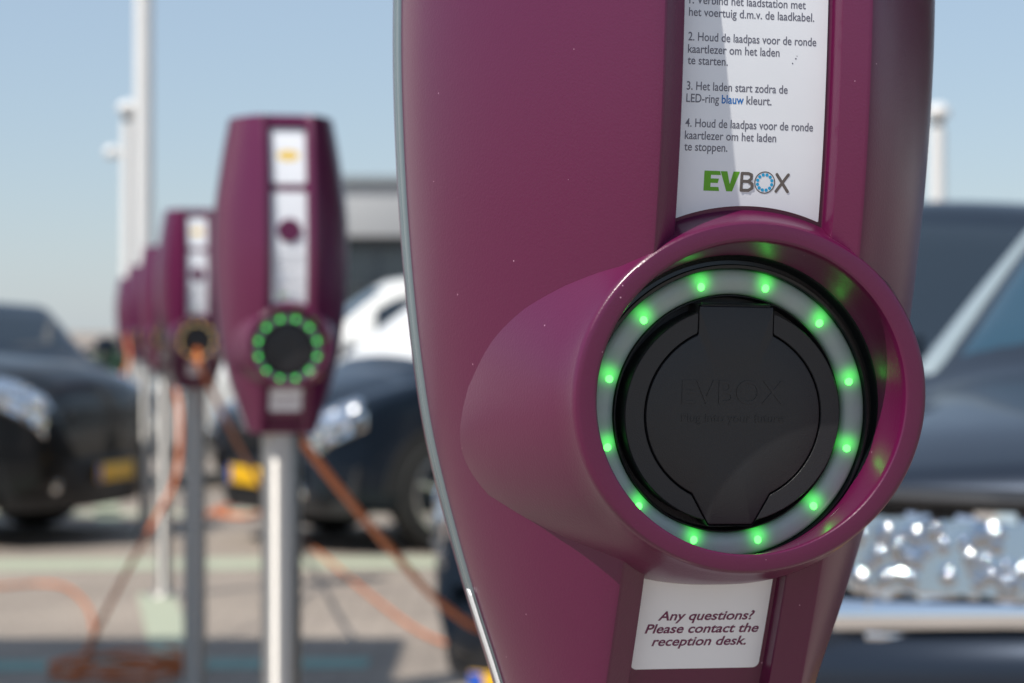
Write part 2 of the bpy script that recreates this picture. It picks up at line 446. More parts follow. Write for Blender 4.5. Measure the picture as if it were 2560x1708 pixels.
def label_sheet(name, x0, x1, top, bot, rad, parent, nz=40, nx=24):
    """thin sticker following the recess floor; top/bot are functions of x; rounded corners of radius rad=(top, bottom)"""
    def prof(f, sgn, r):
        def g(x):
            e = min(x - x0, x1 - x); z = f(x)
            if e < r: z -= sgn * (r - math.sqrt(max(r * r - (r - e) ** 2, 0)))
            return z
        return g
    T, B = prof(top, 1, rad[0]), prof(bot, -1, rad[1]); rows = []
    xs = sorted({x0 + (x1 - x0) * i / nx for i in range(nx + 1)} | {x0 + rad[1] * (1 - math.cos(math.pi / 2 * k / 6)) for k in range(7)} | {x1 - rad[1] * (1 - math.cos(math.pi / 2 * k / 6)) for k in range(7)})
    for x in xs:
        rows.append([floor_map(x, B(x) + (T(x) - B(x)) * i / nz) for i in range(nz + 1)])
    V, F = grid(rows)
    m = len(V); # small thickness
    V += [(x, y + .0004, z) for x, y, z in V]
    F += [tuple(i + m for i in f) for f in F]
    nr, nc = len(rows), nz + 1
    for i in range(nr - 1):
        for j in (0, nc - 1): F.append((i * nc + j, (i + 1) * nc + j, (i + 1) * nc + j + m, i * nc + j + m))
    for j in range(nc - 1):
        for i in (0, nr - 1): F.append((i * nc + j, i * nc + j + 1, i * nc + j + 1 + m, i * nc + j + m))
    return mesh_obj(name, V, F, M['sticker'], parent, sharp=40)

def disc_geo(cx, cz, r, n=24, r0=0):
    if r0:
        V = [Vector((cx + q * math.cos(2 * math.pi * j / n), cz + q * math.sin(2 * math.pi * j / n), 0)) for q in (r0, r) for j in range(n)]
        return V, [(j, (j + 1) % n, n + (j + 1) % n, n + j) for j in range(n)]
    V = [Vector((cx + r * math.cos(2 * math.pi * j / n), cz + r * math.sin(2 * math.pi * j / n), 0)) for j in range(n)]
    return V, [tuple(range(n))]

def poly(pts): return [Vector((x, z, 0)) for x, z in pts], [tuple(range(len(pts)))]

def stroke(pts, wd):
    """flat polyline of constant width with round ends"""
    V, F = [], []
    for (x0, z0), (x1, z1) in zip(pts, pts[1:]):
        L = math.hypot(x1 - x0, z1 - z0); nx, nz = -(z1 - z0) / L * wd / 2, (x1 - x0) / L * wd / 2
        b = len(V); V += [Vector((x0 + nx, z0 + nz, 0)), Vector((x0 - nx, z0 - nz, 0)), Vector((x1 - nx, z1 - nz, 0)), Vector((x1 + nx, z1 + nz, 0))]; F.append((b, b + 1, b + 2, b + 3))
    for i, (x, z) in enumerate(pts):
        b = len(V); lift = .00002 * (i + 1)
        V += [Vector((x + wd / 2 * math.cos(2 * math.pi * j / 14), z + wd / 2 * math.sin(2 * math.pi * j / 14), lift)) for j in range(14)]; F.append(tuple(range(b, b + 14)))
    return V, F

def make_labels(root):
    hw = .0322
    st = label_sheet('instruction_sticker', -hw, hw, lambda x: .290, lambda x: math.sqrt(.0887 ** 2 - x * x) - .0015, (.005, .0006), root, nz=60)
    up = lambda x, z, l: floor_map(x, z, .00008 + l)
    zb = lambda y: .0344 - (y - 757) / 5430.0
    lines = [('1. Verbind het laadstation met', 14, .0520), ('het voertuig d.m.v. de laadkabel.', 42, .0560), ('2. Houd de laadpas voor de ronde', 98, .0572), ('kaartlezer om het laden', 126, .0408), ('te starten.', 152, .0178),
             ('3. Het laden start zodra de', 210, .0450), ('LED-ring', 238, .0145), ('kleurt.', 238, .0113), ('4. Houd de laadpas voor de ronde', 294, .0572), ('kaartlezer om het laden', 322, .0408), ('te stoppen.', 348, .0192)]
    items = []; x0 = -.0300
    for s, y, wd in lines:
        V, F = text_geo(s, .0051, off=.00004, width=wd)
        items.append((V, F, x0 + (.0267 if s == 'kleurt.' else 0), zb(y)))
    text_part('instruction_lettering', items, M['ink'], st, up)
    V, F = text_geo('blauw', .0051, off=.00007, width=.0098)
    text_part('blue_word', [(V, F, x0 + .0157, zb(238))], M['ink_blue'], st, up)
    # logo: green EV, grey B and X, ring of dots for the O
    zb0, h = zb(438), .0084
    x = -.0205
    E = poly([(x, zb0), (x + .0070, zb0), (x + .0066, zb0 + h * .2), (x + .0030, zb0 + h * .2), (x + .0030, zb0 + h * .4), (x + .0062, zb0 + h * .4), (x + .0066, zb0 + h * .62), (x + .0030, zb0 + h * .62), (x + .0030, zb0 + h * .8), (x + .0074, zb0 + h * .8), (x + .0070, zb0 + h), (x, zb0 + h)])
    v = x + .0072
    Vv = poly([(v, zb0 + h), (v + .0030, zb0 + h), (v + .0044, zb0 + h * .36), (v + .0058, zb0 + h), (v + .0086, zb0 + h), (v + .0056, zb0), (v + .0030, zb0)])
    text_part('logo_green_letters', [(*E, 0, 0), (*Vv, 0, 0)], M['ink_green'], st, up)
    bx = v + .0096; wd = .0013
    Bp = stroke([(bx, zb0 + wd / 2), (bx, zb0 + h - wd / 2), (bx + .0030, zb0 + h - wd / 2), (bx + .0043, zb0 + h * .86), (bx + .0043, zb0 + h * .66), (bx + .0030, zb0 + h * .53), (bx, zb0 + h * .53)], wd)
    B2 = stroke([(bx + .0030, zb0 + h * .53), (bx + .0048, zb0 + h * .40), (bx + .0048, zb0 + h * .20), (bx + .0032, zb0 + wd / 2), (bx, zb0 + wd / 2)], wd)
    ox, oz = bx + .0104, zb0 + h * .5
    O = disc_geo(ox, oz, .0047, 40, .00425)
    xx = ox + .0053
    X1 = stroke([(xx, zb0 + wd / 2), (xx + .0052, zb0 + h - wd / 2)], wd); X2 = stroke([(xx, zb0 + h - wd / 2), (xx + .0052, zb0 + wd / 2)], wd)
    X2 = ([p + Vector((0, 0, .00006)) for p in X2[0]], X2[1]); B2 = ([p + Vector((0, 0, .00014)) for p in B2[0]], B2[1])
    text_part('logo_grey_letters', [(*q, 0, 0) for q in (Bp, B2, O, X1, X2)], M['ink_warm'], st, up)
    dots = [disc_geo(ox + .0033 * math.cos(R(15 + 30 * k)), oz + .0033 * math.sin(R(15 + 30 * k)), .00072, 14) for k in range(12)]
    text_part('logo_dots', [(*q, 0, 0) for q in dots], M['ink_cyan'], st, up)
    sm = [disc_geo(.0182, .0344 + (757 - 137) / 5360, .00035, 10), disc_geo(.0187, .0344 + (757 - 131) / 5360, .0002, 8), disc_geo(.0168, .0344 + (757 - 148) / 5360, .00032, 10)]
    text_part('dirt_specks', [(*q, 0, 0) for q in sm], M['ink'], st, up)
    # card reader disc
    bm = bmesh.new(); cz = .218
    n = 48; rows = []
    for r, l in ((.0225, 0), (.0225, .003), (.0215, .0042), (.0195, .0042), (.001, .0040)):
        rows.append([floor_map(r * math.cos(2 * math.pi * j / n), cz + r * math.sin(2 * math.pi * j / n), l) for j in range(n)])
    V, F = grid(rows, close_v=True); bm.free()
    mesh_obj('card_reader', V, F, M['purple'], root, sharp=30)
    tp = label_sheet('top_sticker', -hw, hw, lambda x: .409, lambda x: .305, (.006, .006), root)
    V = [Vector((.0205 * math.cos(2 * math.pi * j / 40), .358 + .0105 * math.sin(2 * math.pi * j / 40), 0)) for j in range(40)]
    text_part('yellow_emblem', [(V, [tuple(range(40))], 0, 0)], M['ink_yellow'], tp, up)
    cs = label_sheet('contact_sticker', -.0303, .0303, lambda x: -math.sqrt(.0775 ** 2 - x * x) - .0012 + .0008, lambda x: -.1182, (.0012, .0028), root)
    it = []
    for s, y, wd, dx in (('Any questions?', 1428, .0452, .0017), ('Please contact the', 1459, .0535, .0006), ('reception desk.', 1490, .0445, .0002)):
        V, F = text_geo(s, .0060, off=.00012, shear=.22, align='CENTER', width=wd)
        it.append((V, F, dx, .0344 - (y - 757) / 5180.0 ))
    text_part('contact_lettering', it, M['ink_purple'], cs, up)

def make_charger(loc, rotz, label):
    root = thing('charging_station', label, 'charging station', loc, (0, 0, rotz), 'charging stations along the parking row')
    parts_root = root
    objs0 = set(bpy.data.objects)
    make_front(root); make_back(root); make_trim(root); make_edge_strip(root)
    make_socket(root); make_labels(root)
    new = [o for o in bpy.data.objects if o not in objs0 and o.parent == root]
    for o in new: o.location.z = RING_H
    bm = bmesh.new(); add_cyl(bm, (0, .0, .012), (0, .0, RING_H - .155), .038, n=48)
    pole = bm_obj('pole', bm, M['steel'], root)
    bm = bmesh.new(); add_cyl(bm, (0, 0, 0), (0, 0, .012), .095, n=48)
    for k in range(4):
        a = R(45 + 90 * k); add_cyl(bm, (.072 * math.cos(a), .072 * math.sin(a), .012), (.072 * math.cos(a), .072 * math.sin(a), .022), .009, n=6)
    bm_obj('base_plate', bm, M['steel'], pole)
    return root

def copy_tree(o, parent=None):
    c = o.copy(); COL.objects.link(c); c.parent = parent
    for ch in list(o.children): copy_tree(ch, c)
    return c

ALPHA = R(12.9)
def px(x, y, Y):
    """a point seen at (x, y) in the 2350-pixel-wide photograph at distance Y (used once, to measure the place)"""
    return Vector(((x - 1175) / 5549 * Y, Y, H - (y - 757) / 5549 * Y))

ch1 = make_charger((.0727, 1.146, 0), ALPHA, 'large purple charging station in sharp focus with instruction sticker and green LED ring')
spots = [(-.439, 4.60, 'purple charging station with green LED ring and yellow emblem on its top sticker', 'g'),
         (-1.063, 8.1, 'purple charging station with dim amber LED ring and orange cable plugged in', 'a'),
         (-1.666, 11.6, 'purple charging station just behind the one with the amber LED ring', 'a'),
         (-2.29, 15.1, 'distant purple charging station, second beyond the amber ringed one', 'a'),
         (-2.92, 18.6, 'most distant purple charging station at the end of the row', 'a')]
for x, y, lab, k in spots:
    c = copy_tree(ch1); c.location = (x, y, 0); c['label'] = lab
    c.rotation_euler = (0, 0, ALPHA + R(rnd.uniform(-1.5, 1.5)))
    if k == 'a':
        for o in c.children:
            if o.name.startswith('led_ring'):
                o.material_slots[0].link = 'OBJECT'; o.material_slots[0].material = M['ring_amber']
                for l in o.children: l.material_slots[0].link = 'OBJECT'; l.material_slots[0].material = M['led_amber']
LEAN = R(0.9)
ch1.rotation_euler = (0, LEAN, ALPHA + R(1.2))
ch1.location = (.0700 - RING_H * math.sin(LEAN) * math.cos(ALPHA), 1.146 - RING_H * math.sin(LEAN) * math.sin(ALPHA), 0)

# ------------------------------------------------------------------ ground
def ground_mat():
    m = mat('concrete_paving', (.40, .335, .29), .85)
    n = m.node_tree; b = n.nodes['Principled BSDF']; tc = [x for x in n.nodes if x.type == 'TEX_COORD'][0]
    br = n.nodes.new('ShaderNodeTexBrick'); br.inputs['Scale'].default_value = 1.0
    br.inputs['Brick Width'].default_value = .21; br.inputs['Row Height'].default_value = .105; br.inputs['Mortar Size'].default_value = .004
    br.inputs['Color1'].default_value = (.345, .29, .24, 1); br.inputs['Color2'].default_value = (.305, .255, .215, 1); br.inputs['Mortar'].default_value = (.16, .135, .115, 1)
    n.links.new(tc.outputs['Object'], br.inputs['Vector'])
    nz = n.nodes.new('ShaderNodeTexNoise'); nz.inputs['Scale'].default_value = .9; nz.inputs['Detail'].default_value = 8
    n.links.new(tc.outputs['Object'], nz.inputs['Vector'])
    mr = n.nodes.new('ShaderNodeMapRange'); mr.inputs['From Min'].default_value = .3; mr.inputs['From Max'].default_value = .7; mr.inputs['To Min'].default_value = .82; mr.inputs['To Max'].default_value = 1.12
    n.links.new(nz.outputs['Fac'], mr.inputs['Value'])
    mx = n.nodes.new('ShaderNodeMix'); mx.data_type = 'RGBA'; mx.blend_type = 'MULTIPLY'; mx.inputs['Factor'].default_value = 1
    n.links.new(br.outputs['Color'], mx.inputs['A']); n.links.new(mr.outputs['Result'], mx.inputs['B'])
    n.links.new(mx.outputs['Result'], b.inputs['Base Color'])
    bp = n.nodes.new('ShaderNodeBump'); bp.inputs['Distance'].default_value = .004; n.links.new(br.outputs['Fac'], bp.inputs['Height']); bp.invert = True
    n.links.new(bp.outputs['Normal'], b.inputs['Normal'])
    return m
G = 1500
structure(mesh_obj('ground', [(-G, -G, 0), (G, -G, 0), (G, G, 0), (-G, G, 0)], [(0, 1, 2, 3)], ground_mat()))
M['line'] = mat('green_line_paint', (.40, .43, .32), .7, var=(14, .18))
def strip(name, pts, m='line'):
    V = [(x, y, .004) for x, y in pts] + [(x, y, .001) for x, y in pts]; n = len(pts)
    F = [tuple(range(n))] + [(i, (i + 1) % n, n + (i + 1) % n, n + i) for i in range(n)]
    return structure(mesh_obj(name, V, F, M[m], smooth=False))
dv = Vector((-.174, .985)); nv = Vector((.985, .174))
def bay(y, xa, xb, wd=.16, m='line'):
    """line across the parking row at distance y, from xa to xb"""
    strip('bay_line', [(xa, y - wd + xa * .06), (xb, y - wd + xb * .06), (xb, y + wd + xb * .06), (xa, y + wd + xa * .06)], m)
M['teal'] = mat('teal_line_paint', (.20, .35, .31), .7, var=(14, .18))  # the nearest bay line is a darker teal than the others
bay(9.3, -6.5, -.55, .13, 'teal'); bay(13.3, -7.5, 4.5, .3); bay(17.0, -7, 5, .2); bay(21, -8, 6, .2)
def along(y0, y1, dx, wd=.09):
    ps = []
    for y, s in ((y0, -1), (y1, -1), (y1, 1), (y0, 1)):
        x = -.439 - (y - 4.6) * .178 + dx; ps.append((x + s * wd, y))
    strip('row_line', ps)
along(9.0, 11.7, -.02); along(16, 18.3, -.2)

# ------------------------------------------------------------------ cars
def make_car(name, label, front, yaw_back, paint, L=4.5, Wd=.89, hood=.95, roof=1.65, hood_len=1.2, glass=None, plate=True, plate_y=0, plate_z=.42, boxy=0, light=None, light_rows=None, wheel_r=.34, grille_m=None, pillar=None, blunt=0, fog=None, group='parked cars'):
    """front: (x, y) of the bumper centre on the ground; yaw_back: unit vector from bumper to tail"""
    root = thing(name, label, 'car', (front[0], front[1], 0), (0, 0, math.atan2(yaw_back[1], yaw_back[0])), group)
    k = L / 4.6
    # x, half width, bottom, shoulder z, top z, top half width
    st = [(0.00, Wd * .80, .40, hood - .30, hood - .26, Wd * .62),
          (0.05, Wd * .90, .30, hood - .20, hood - .12, Wd * .68),
          (0.28, Wd * .985, .24, hood - .09, hood - .01, Wd * .76),
          (hood_len * .75, Wd, .22, hood - .01, hood + .06, Wd * .78),
          (hood_len, Wd, .22, hood + .03, hood + .10, Wd * .82),
          (hood_len + .80 * (1 - boxy * .6), Wd, .22, hood + .07, roof - .03, Wd * .70),
          (hood_len + 1.6, Wd, .22, hood + .09, roof, Wd * .69),
          (3.75 * k, Wd, .22, hood + .11, roof - .04, Wd * .68),
          (4.38 * k, Wd * .98, .24, hood + .10, (hood + roof) / 2 + .04 + boxy * .25, Wd * .72),
          (4.53 * k, Wd * .93, .32, hood - .02, hood + .05 + boxy * .5, Wd * .72),
          (4.60 * k, Wd * .84, .42, hood - .16, hood - .10, Wd * .66)]
    if blunt: st[0] = (0.0, Wd * .84, .40, hood - .16, hood - .125, Wd * .70); st[1] = (.05, Wd * .93, .30, hood - .12, hood - .07, Wd * .74)
    def half(s):
        x, wd, zb, zs, zt, wt = s
        return [(x, 0, zb), (x, wd * .86, zb), (x, wd * .985, zb + .12), (x, wd, zs - .22), (x, wd * .975, zs), (x, wt, zt - .045), (x, wt * .72, zt), (x, 0, zt + .025)]
    HS = [half(s) for s in st]; NS = len(HS)
    def cr(p0, p1, p2, p3, t): return .5 * (2*p1 + (p2 - p0) * t + (2*p0 - 5*p1 + 4*p2 - p3) * t*t + (3*p1 - p0 - 3*p2 + p3) * t**3)
    def S(u, v):
        """u: station coordinate 0..NS-1, v: section coordinate 0..14 (7 = middle of the roof)"""
        sgn = -1 if v > 7 else 1; vv = 14 - v if v > 7 else v
        i = min(int(u), NS - 2); tu = u - i; j = min(int(vv), 6); tv = vv - j
        def col(ii):
            ii = max(0, min(NS - 1, ii)); h = HS[ii]
            q = [Vector(h[max(0, min(7, jj))]) for jj in (j - 1, j, j + 1, j + 2)]
            if j + 2 > 7: q[3] = Vector((h[6][0], -h[6][1], h[6][2]))
            c = cr(*q, tv); l = q[1].lerp(q[2], tv)
            return l.lerp(c, .75)
        cs = [col(i - 1), col(i), col(i + 1), col(i + 2)]
        p = cs[1].lerp(cs[2], tu).lerp(cr(*cs, tu), .55)
        return Vector((p.x, p.y * sgn, p.z))
    us = [i / 6 for i in range((NS - 1) * 6 + 1)]; vs = [j / 4 for j in range(57)]
    rows = [[S(u, v) for v in vs] for u in us]
    V, F = grid(rows); nc = len(vs); F.append(tuple(range(nc))); F.append(tuple(range(len(V) - nc, len(V))))
    mesh_obj('body', V, F, paint, root, sharp=50)
    def patch(nm, u0, u1, v0, v1, m, off=.006, nu=10, nv=10, par=None, bumps=0):
        rws = []; e = .02
        for a in range(nu + 1):
            rw = []
            for b in range(nv + 1):
                u, v = u0 + (u1 - u0) * a / nu, v0 + (v1 - v0) * b / nv
                p = S(u, v); nn = (S(min(u + e, NS - 1.001), v) - S(max(u - e, 0), v)).cross(S(u, v + e) - S(u, v - e))
                nn.normalize(); c = Vector((p.x - L * .5, p.y, p.z - .5)) if True else 0
                if nn.dot(Vector((p.x - L / 2, p.y * 2.5, (p.z - .5) * 2.5))) < 0: nn = -nn
                edge = a in (0, nu) or b in (0, nv)
                rw.append(p + nn * ((-.012 if edge else off) + (rnd.uniform(-bumps, bumps) if not edge else 0)))
            rws.append(rw)
        V, F = grid(rws); return mesh_obj(nm, V, F, m, par or root, sharp=None if not bumps else 10)
    gl = glass or M['glass']
    wu0, wu1 = 4.04, 4.95
    patch('windshield', wu0, wu1, 5.12, 8.88, gl, nu=8, nv=16)
    if pillar:
        for a, b in ((4.72, 5.12), (8.88, 9.28)): patch('window_pillar', 4.0, 5.0, a, b, pillar, off=.012, nu=10, nv=5)
    for a, b in ((4.12, 4.86), (9.14, 9.88)):
        patch('side_window', 4.72, 5.75, a, b, M['glass']); patch('side_window', 5.85, 7.2, a, b, M['glass'])
    patch('rear_window', 7.15, 7.9, 5.2, 8.8, M['glass'])
    lm = light or M['chrome']
    for a, b in ((3.25, 4.55), (9.45, 10.75)):
        hl = patch('headlight', .35, 2.1, a, b, lm, off=.012, nu=14, nv=12, bumps=.006)
        if light_rows:
            for _ in range(light_rows):
                u, v = rnd.uniform(.5, 1.7), rnd.uniform(a + .15, b - .25); p = S(u, v); rb = rnd.uniform(.022, .034)
                q = Vector((p.x - .012, p.y * 1.012, p.z)); bm = bmesh.new(); add_ball(bm, q, rb, 20); bm_obj('lamp_bulb', bm, M['chrome'], hl)  # chrome balls added to catch sun glints in the headlight
    for a, b in ((3.1, 4.2), (9.8, 10.9)): patch('tail_light', 8.3, 9.6, a, b, M['tail'])
    # grille, bumper, plate
    bm = bmesh.new(); gz0, gz1 = hood - .38, hood - .25
    for i in range(5):
        z = gz0 + (gz1 - gz0) * (i + .5) / 5; add_box(bm, (-.012, 0, z), (.03, Wd * 1.12, .016), bev=.005)
    bm_obj('grille', bm, grille_m or M['plastic'], root)
    rws = []
    for i in range(25):
        t = -1 + i / 12; y = t * Wd * .985; xb = -.07 + .30 * abs(t) ** 3.2
        rws.append([(xb + dx, y, z) for dx, z in ((.16, .21), (.02, .22), (-.005, .28), (0, .40), (.015, .50), (.10, .53))])
    V, F = grid(rws); mesh_obj('bumper', V, F, M['plastic'], root, sharp=40)
    if plate:
        bm = bmesh.new(); add_box(bm, (-.088, plate_y, plate_z), (.012, .52, .11), bev=.003); pl = bm_obj('number_plate', bm, M['plate'], root)
        bm = bmesh.new(); add_box(bm, (-.0915, plate_y + .235, plate_z), (.012, .045, .104)); bm_obj('blue_band', bm, M['plate_blue'], pl)
    for s in (-1, 1):
        bm = bmesh.new(); fy, fz, fr = fog or (Wd * .66, .36, .05); add_ball(bm, (-.055 + .30 * abs(fy / Wd / .985) ** 3.2, s * fy, fz), fr, 16, (.6, 1, 1)); bm_obj('fog_light', bm, M['chrome'], root)
        bm = bmesh.new(); add_ball(bm, (hood_len + .32, s * (Wd + .11), hood + .17), .1, 16, (.55, 1.0, .75)); add_box(bm, (hood_len + .30, s * (Wd + .0), hood + .13), (.06, .14, .05)); bm_obj('wing_mirror', bm, paint, root)
        for xw in (.86 * k + .0, 3.62 * k):
            # arch
            n = 32; rws = []
            for q, yy in ((.28, Wd + .001), (wheel_r + .075, Wd + .004), (wheel_r + .085, Wd - .03)):
                rws.append([(xw + q * math.cos(math.pi * j / n), s * yy, wheel_r + q * math.sin(math.pi * j / n)) for j in range(n + 1)])
            V, F = grid(rws); mesh_obj('wheel_arch', V, F, M['plastic'], root)
            prof = [(.22, .10), (wheel_r * .72, .105), (wheel_r * .93, .10), (wheel_r, .07), (wheel_r, -.07), (wheel_r * .93, -.10), (.22, -.1)]
            n = 40; yc = s * (Wd - .088)
            rws = [[(xw + r * math.cos(2 * math.pi * j / n), yc + t, wheel_r + r * math.sin(2 * math.pi * j / n)) for j in range(n)] for r, t in prof]
            V, F = grid(rws, close_v=True)
            wh = mesh_obj('wheel', V, F, M['tyre'], root, sharp=40)
            bm = bmesh.new(); rr = wheel_r * .72
            n = 40; fy = yc + s * .085
            rws = [[(xw + r * math.cos(2 * math.pi * j / n), fy + s * t, wheel_r + r * math.sin(2 * math.pi * j / n)) for j in range(n)] for r, t in ((rr, .022), (rr * .92, .024), (rr * .86, .0), (rr * .86, -.06))]
            V, F = grid(rws, close_v=True)
            for v in V: bm.verts.new(v)
            bm.verts.ensure_lookup_table()
            for f in F: bm.faces.new([bm.verts[i] for i in f])
            for q in range(5):
                a = R(72 * q + 18); add_box(bm, (xw + rr * .45 * math.cos(a), fy, wheel_r + rr * .45 * math.sin(a)), (rr * .9, .03, .055), Matrix.Rotation(-a, 3, 'Y') if False else None, 0) if False else None
                c0 = Vector((xw, fy + s * .008, wheel_r)); c1 = Vector((xw + rr * .9 * math.cos(a), fy + s * .012, wheel_r + rr * .9 * math.sin(a)))
                add_cyl(bm, c0, c1, .034, .024, n=8)
            add_cyl(bm, (xw, fy - s * .02, wheel_r), (xw, fy + s * .025, wheel_r), .05, n=20)
            bm_obj('rim', bm, M['rim'], wh)
    return root, S, patch
M['tail'] = mat('red_tail_light', (.35, .01, .01), .15)
dark_blue = car_paint('dark_blue_car_paint', (.012, .020, .034))
black_p = car_paint('black_car_paint', (.008, .009, .011))
grey_blue = car_paint('slate_blue_car_paint', (.020, .028, .044), .4)
white_p = car_paint('white_car_paint', (.72, .72, .70), 0)
M['pillar'] = mat('silver_window_pillar', (.40, .47, .49), .3, .4)

def unit(a): return (math.sin(R(a)), math.cos(R(a)))
def front_from_corner(cx, cy, back, wd, right=True):
    """bumper centre from the viewer-left front corner"""
    rx, ry = back[1], -back[0]; return (cx + rx * wd, cy + ry * wd)

# A: near car on the right, B: SUV behind it, D: dark car with white windshield, G: white car, E and F: left
bA = unit(25); fA = front_from_corner(.24, 4.22, bA, .90)
carA, SA, pA = make_car('parked_car', 'slate blue car with large chrome headlight and silver window pillar, nearest on the right', fA, bA, grey_blue, L=4.3, Wd=.90, hood=1.11, roof=1.66, hood_len=1.2, light_rows=3, glass=M['blue_glass'], grille_m=M['chrome'], pillar=M['pillar'], blunt=1)
bB = unit(30); fB = front_from_corner(-.33, 7.3, bB, .86)
carB, SB, pB = make_car('parked_car', 'tall dark car behind the slate blue one, mostly hidden by the big charging station', fB, bB, dark_blue, L=4.5, Wd=.86, hood=.98, roof=1.72, plate_y=.31, plate_z=.225, fog=(.70, .52, .07))
bD = unit(62); fD = front_from_corner(-1.92, 15.1, bD, .90)
carD, SD, pD = make_car('parked_car', 'dark blue car with bright white sun shade behind its windshield', fD, bD, dark_blue, L=4.4, Wd=.90, hood=.95, roof=1.62, hood_len=.74, glass=M['sunshade'], light_rows=6)
bG = unit(80); fG = (-3.05, 20.4)
carG, _, _ = make_car('parked_car', 'white car parked beyond the dark blue car, only its roof showing', fG, bG, white_p, L=4.5, Wd=.9, hood=.98, roof=1.70)
bE = unit(-75); fE = (-2.5, 14.75)
carE, _, _ = make_car('parked_car', 'black car at the left with pale headlight facing the charging row', fE, bE, black_p, L=4.5, Wd=.9, hood=1.06, roof=1.62, light_rows=4)
bF = unit(-22); fF = (-3.75, 18.6)
carF, _, _ = make_car('parked_car', 'dark blue car with low roof beyond the black car at the left', fF, bF, dark_blue, L=4.4, Wd=.86, hood=.98, roof=1.50)
bH = (1.0, 0.0); fH = (-8.75, 7.15)
carH, _, _ = make_car('box_truck', 'tall white box truck parked outside the view at the left, shading the paving', fH, bH, white_p, L=6.3, Wd=1.0, hood=1.25, roof=2.3, hood_len=.6, boxy=.8)
carH['category'] = 'truck'
bm = bmesh.new(); add_box(bm, (4.25, 0, 2.12), (4.3, 2.2, 2.75), bev=.03); bm_obj('cargo_box', bm, white_p, carH)

# bumper trim of the near car: two bright bars curving up towards the middle of the nose
def nose_bar(name, z_out, z_in, hgt, m, pro):
    rws = []
    Wd = .90
    for i in range(33):
        t = -1 + i / 16; y = t * Wd * .97
        xb = -.075 - pro + .30 * abs(t) ** 3.0; z = z_in + (z_out - z_in) * abs(t) ** 1.6
        rws.append([(xb + .05, y, z - hgt / 2), (xb + .004, y, z - hgt * .45), (xb, y, z - hgt * .2), (xb + .01, y, z + hgt * .3), (xb + .05, y, z + hgt / 2)])
    V, F = grid(rws); return mesh_obj(name, V, F, m, carA, sharp=60)
nose_bar('chrome_strip', .77, .845, .075, M['chrome'], .012)
nose_bar('bumper_lip', .675, .755, .10, grey_blue, .03)

rws = []                                                   # wide chrome grille with a rough lattice under the bonnet edge
for i in range(71):
    t = -1 + i / 35; y = t * .84; xb = -.085 + .30 * abs(t) ** 3.0
    rws.append([(xb + .06, y, .835), (xb + .01, y, .838)] + [(xb + rnd.uniform(-.012, .012), y + rnd.uniform(-.008, .008), .85 + .013 * q) for q in range(10)] + [(xb + .01, y, .985), (xb + .06, y, .99)])
V, F = grid(rws); mesh_obj('chrome_grille', V, F, M['chrome'], carA, sharp=10)
n = 18; prev = None; bm = bmesh.new(); us, vs_ = 150, 22           # a studded chrome lattice: one sheet with small domes shaped to give sun glints
domes = [(rnd.uniform(.01, .99), rnd.uniform(.08, .92), rnd.uniform(.5, 1.0)) for _ in range(240)]
rws = []
for i in range(us * 3 + 1):
    f = i / (us * 3); t = -1 + 2 * f; y = t * .84; xb = -.092 + .30 * abs(t) ** 3.0; col_ = []
    near = [d for d in domes if abs(d[0] - f) < .014]
    for j in range(vs_ + 1):
        g = j / vs_; z = .852 + .118 * g; h_ = 0
        for du, dv, ds in near:
            q = ((f - du) * 1.68) ** 2 + ((g - dv) * .118) ** 2; rr = .013 * ds
            if q < rr * rr: h_ = max(h_, math.sqrt(rr * rr - q))
        col_.append((xb - .012 + .010 * g - h_ * .9, y, z))
    rws.append(col_)
bm.free()
V, F = grid(rws); mesh_obj('grille_studs', V, F, M['dark_chrome'], carA, sharp=None)
rws = []
for i in range(41):
    t = -1 + i / 20; y = t * .85; xb = -.10 + .30 * abs(t) ** 3.0
    rws.append([(xb + .09, y, .99), (xb + .005, y, .992), (xb, y, 1.003), (xb + .012, y, 1.014), (xb + .10, y, 1.018)])
V, F = grid(rws); mesh_obj('bonnet_seal', V, F, M['plastic'], carA, sharp=40)  # dark bar drawn for the shadow gap under the bonnet edge

# ------------------------------------------------------------------ cables
def plug_cable(name, label, pts, r=.011):
    return tag(tube(name, pts, r, M['cable']), label, 'cable', 'orange charging cables')
plug_cable('charging_cable', 'orange cable hanging from the amber ringed charging station', [(-1.040, 7.985, RING_H - .034), (-1.030, 7.93, RING_H - .046), px(459, 846, 7.9), px(490, 905, 8.05), px(540, 1010, 8.6), px(592, 1105, 9.3), px(640, 1195, 10.4), px(670, 1225, 13), px(640, 1180, 15.0)], .0095)
plug_cable('charging_cable', 'taut orange cable running down from behind the green ringed charging station', [px(665, 965, 4.72), px(690, 1006, 4.78), px(760, 1098, 4.95), px(840, 1195, 5.25), px(930, 1300, 5.8), px(1000, 1375, 6.5), px(1090, 1440, 7.0), px(1150, 1450, 7.35)], .009)
GZ = .013
def gp(x, y): Y = (H - GZ) * 5549 / (y - 757); return Vector(((x - 1175) / 5549 * Y, Y, GZ))
plug_cable('charging_cable', 'orange cable lying slack across the paving under the taut one', [gp(610, 1180), gp(680, 1228), gp(760, 1292), gp(860, 1375), gp(960, 1448), gp(1080, 1500)], .0078)
plug_cable('charging_cable', 'orange cable sloping down to the coil on the paving', [(-1.62, 11.49, RING_H - .01), px(398, 860, 11.2), px(413, 960, 10.8), px(405, 1090, 10.3), px(355, 1195, 9.9), px(300, 1295, 9.6), px(245, 1400, 9.4), gp(190, 1512), gp(165, 1560)], .0095)
plug_cable('charging_cable', 'orange cable curving over the paving at the far left', [gp(-120, 1350), gp(0, 1346), gp(90, 1340), gp(150, 1348), gp(195, 1385), gp(213, 1430), gp(210, 1475), gp(185, 1520)], .0075)
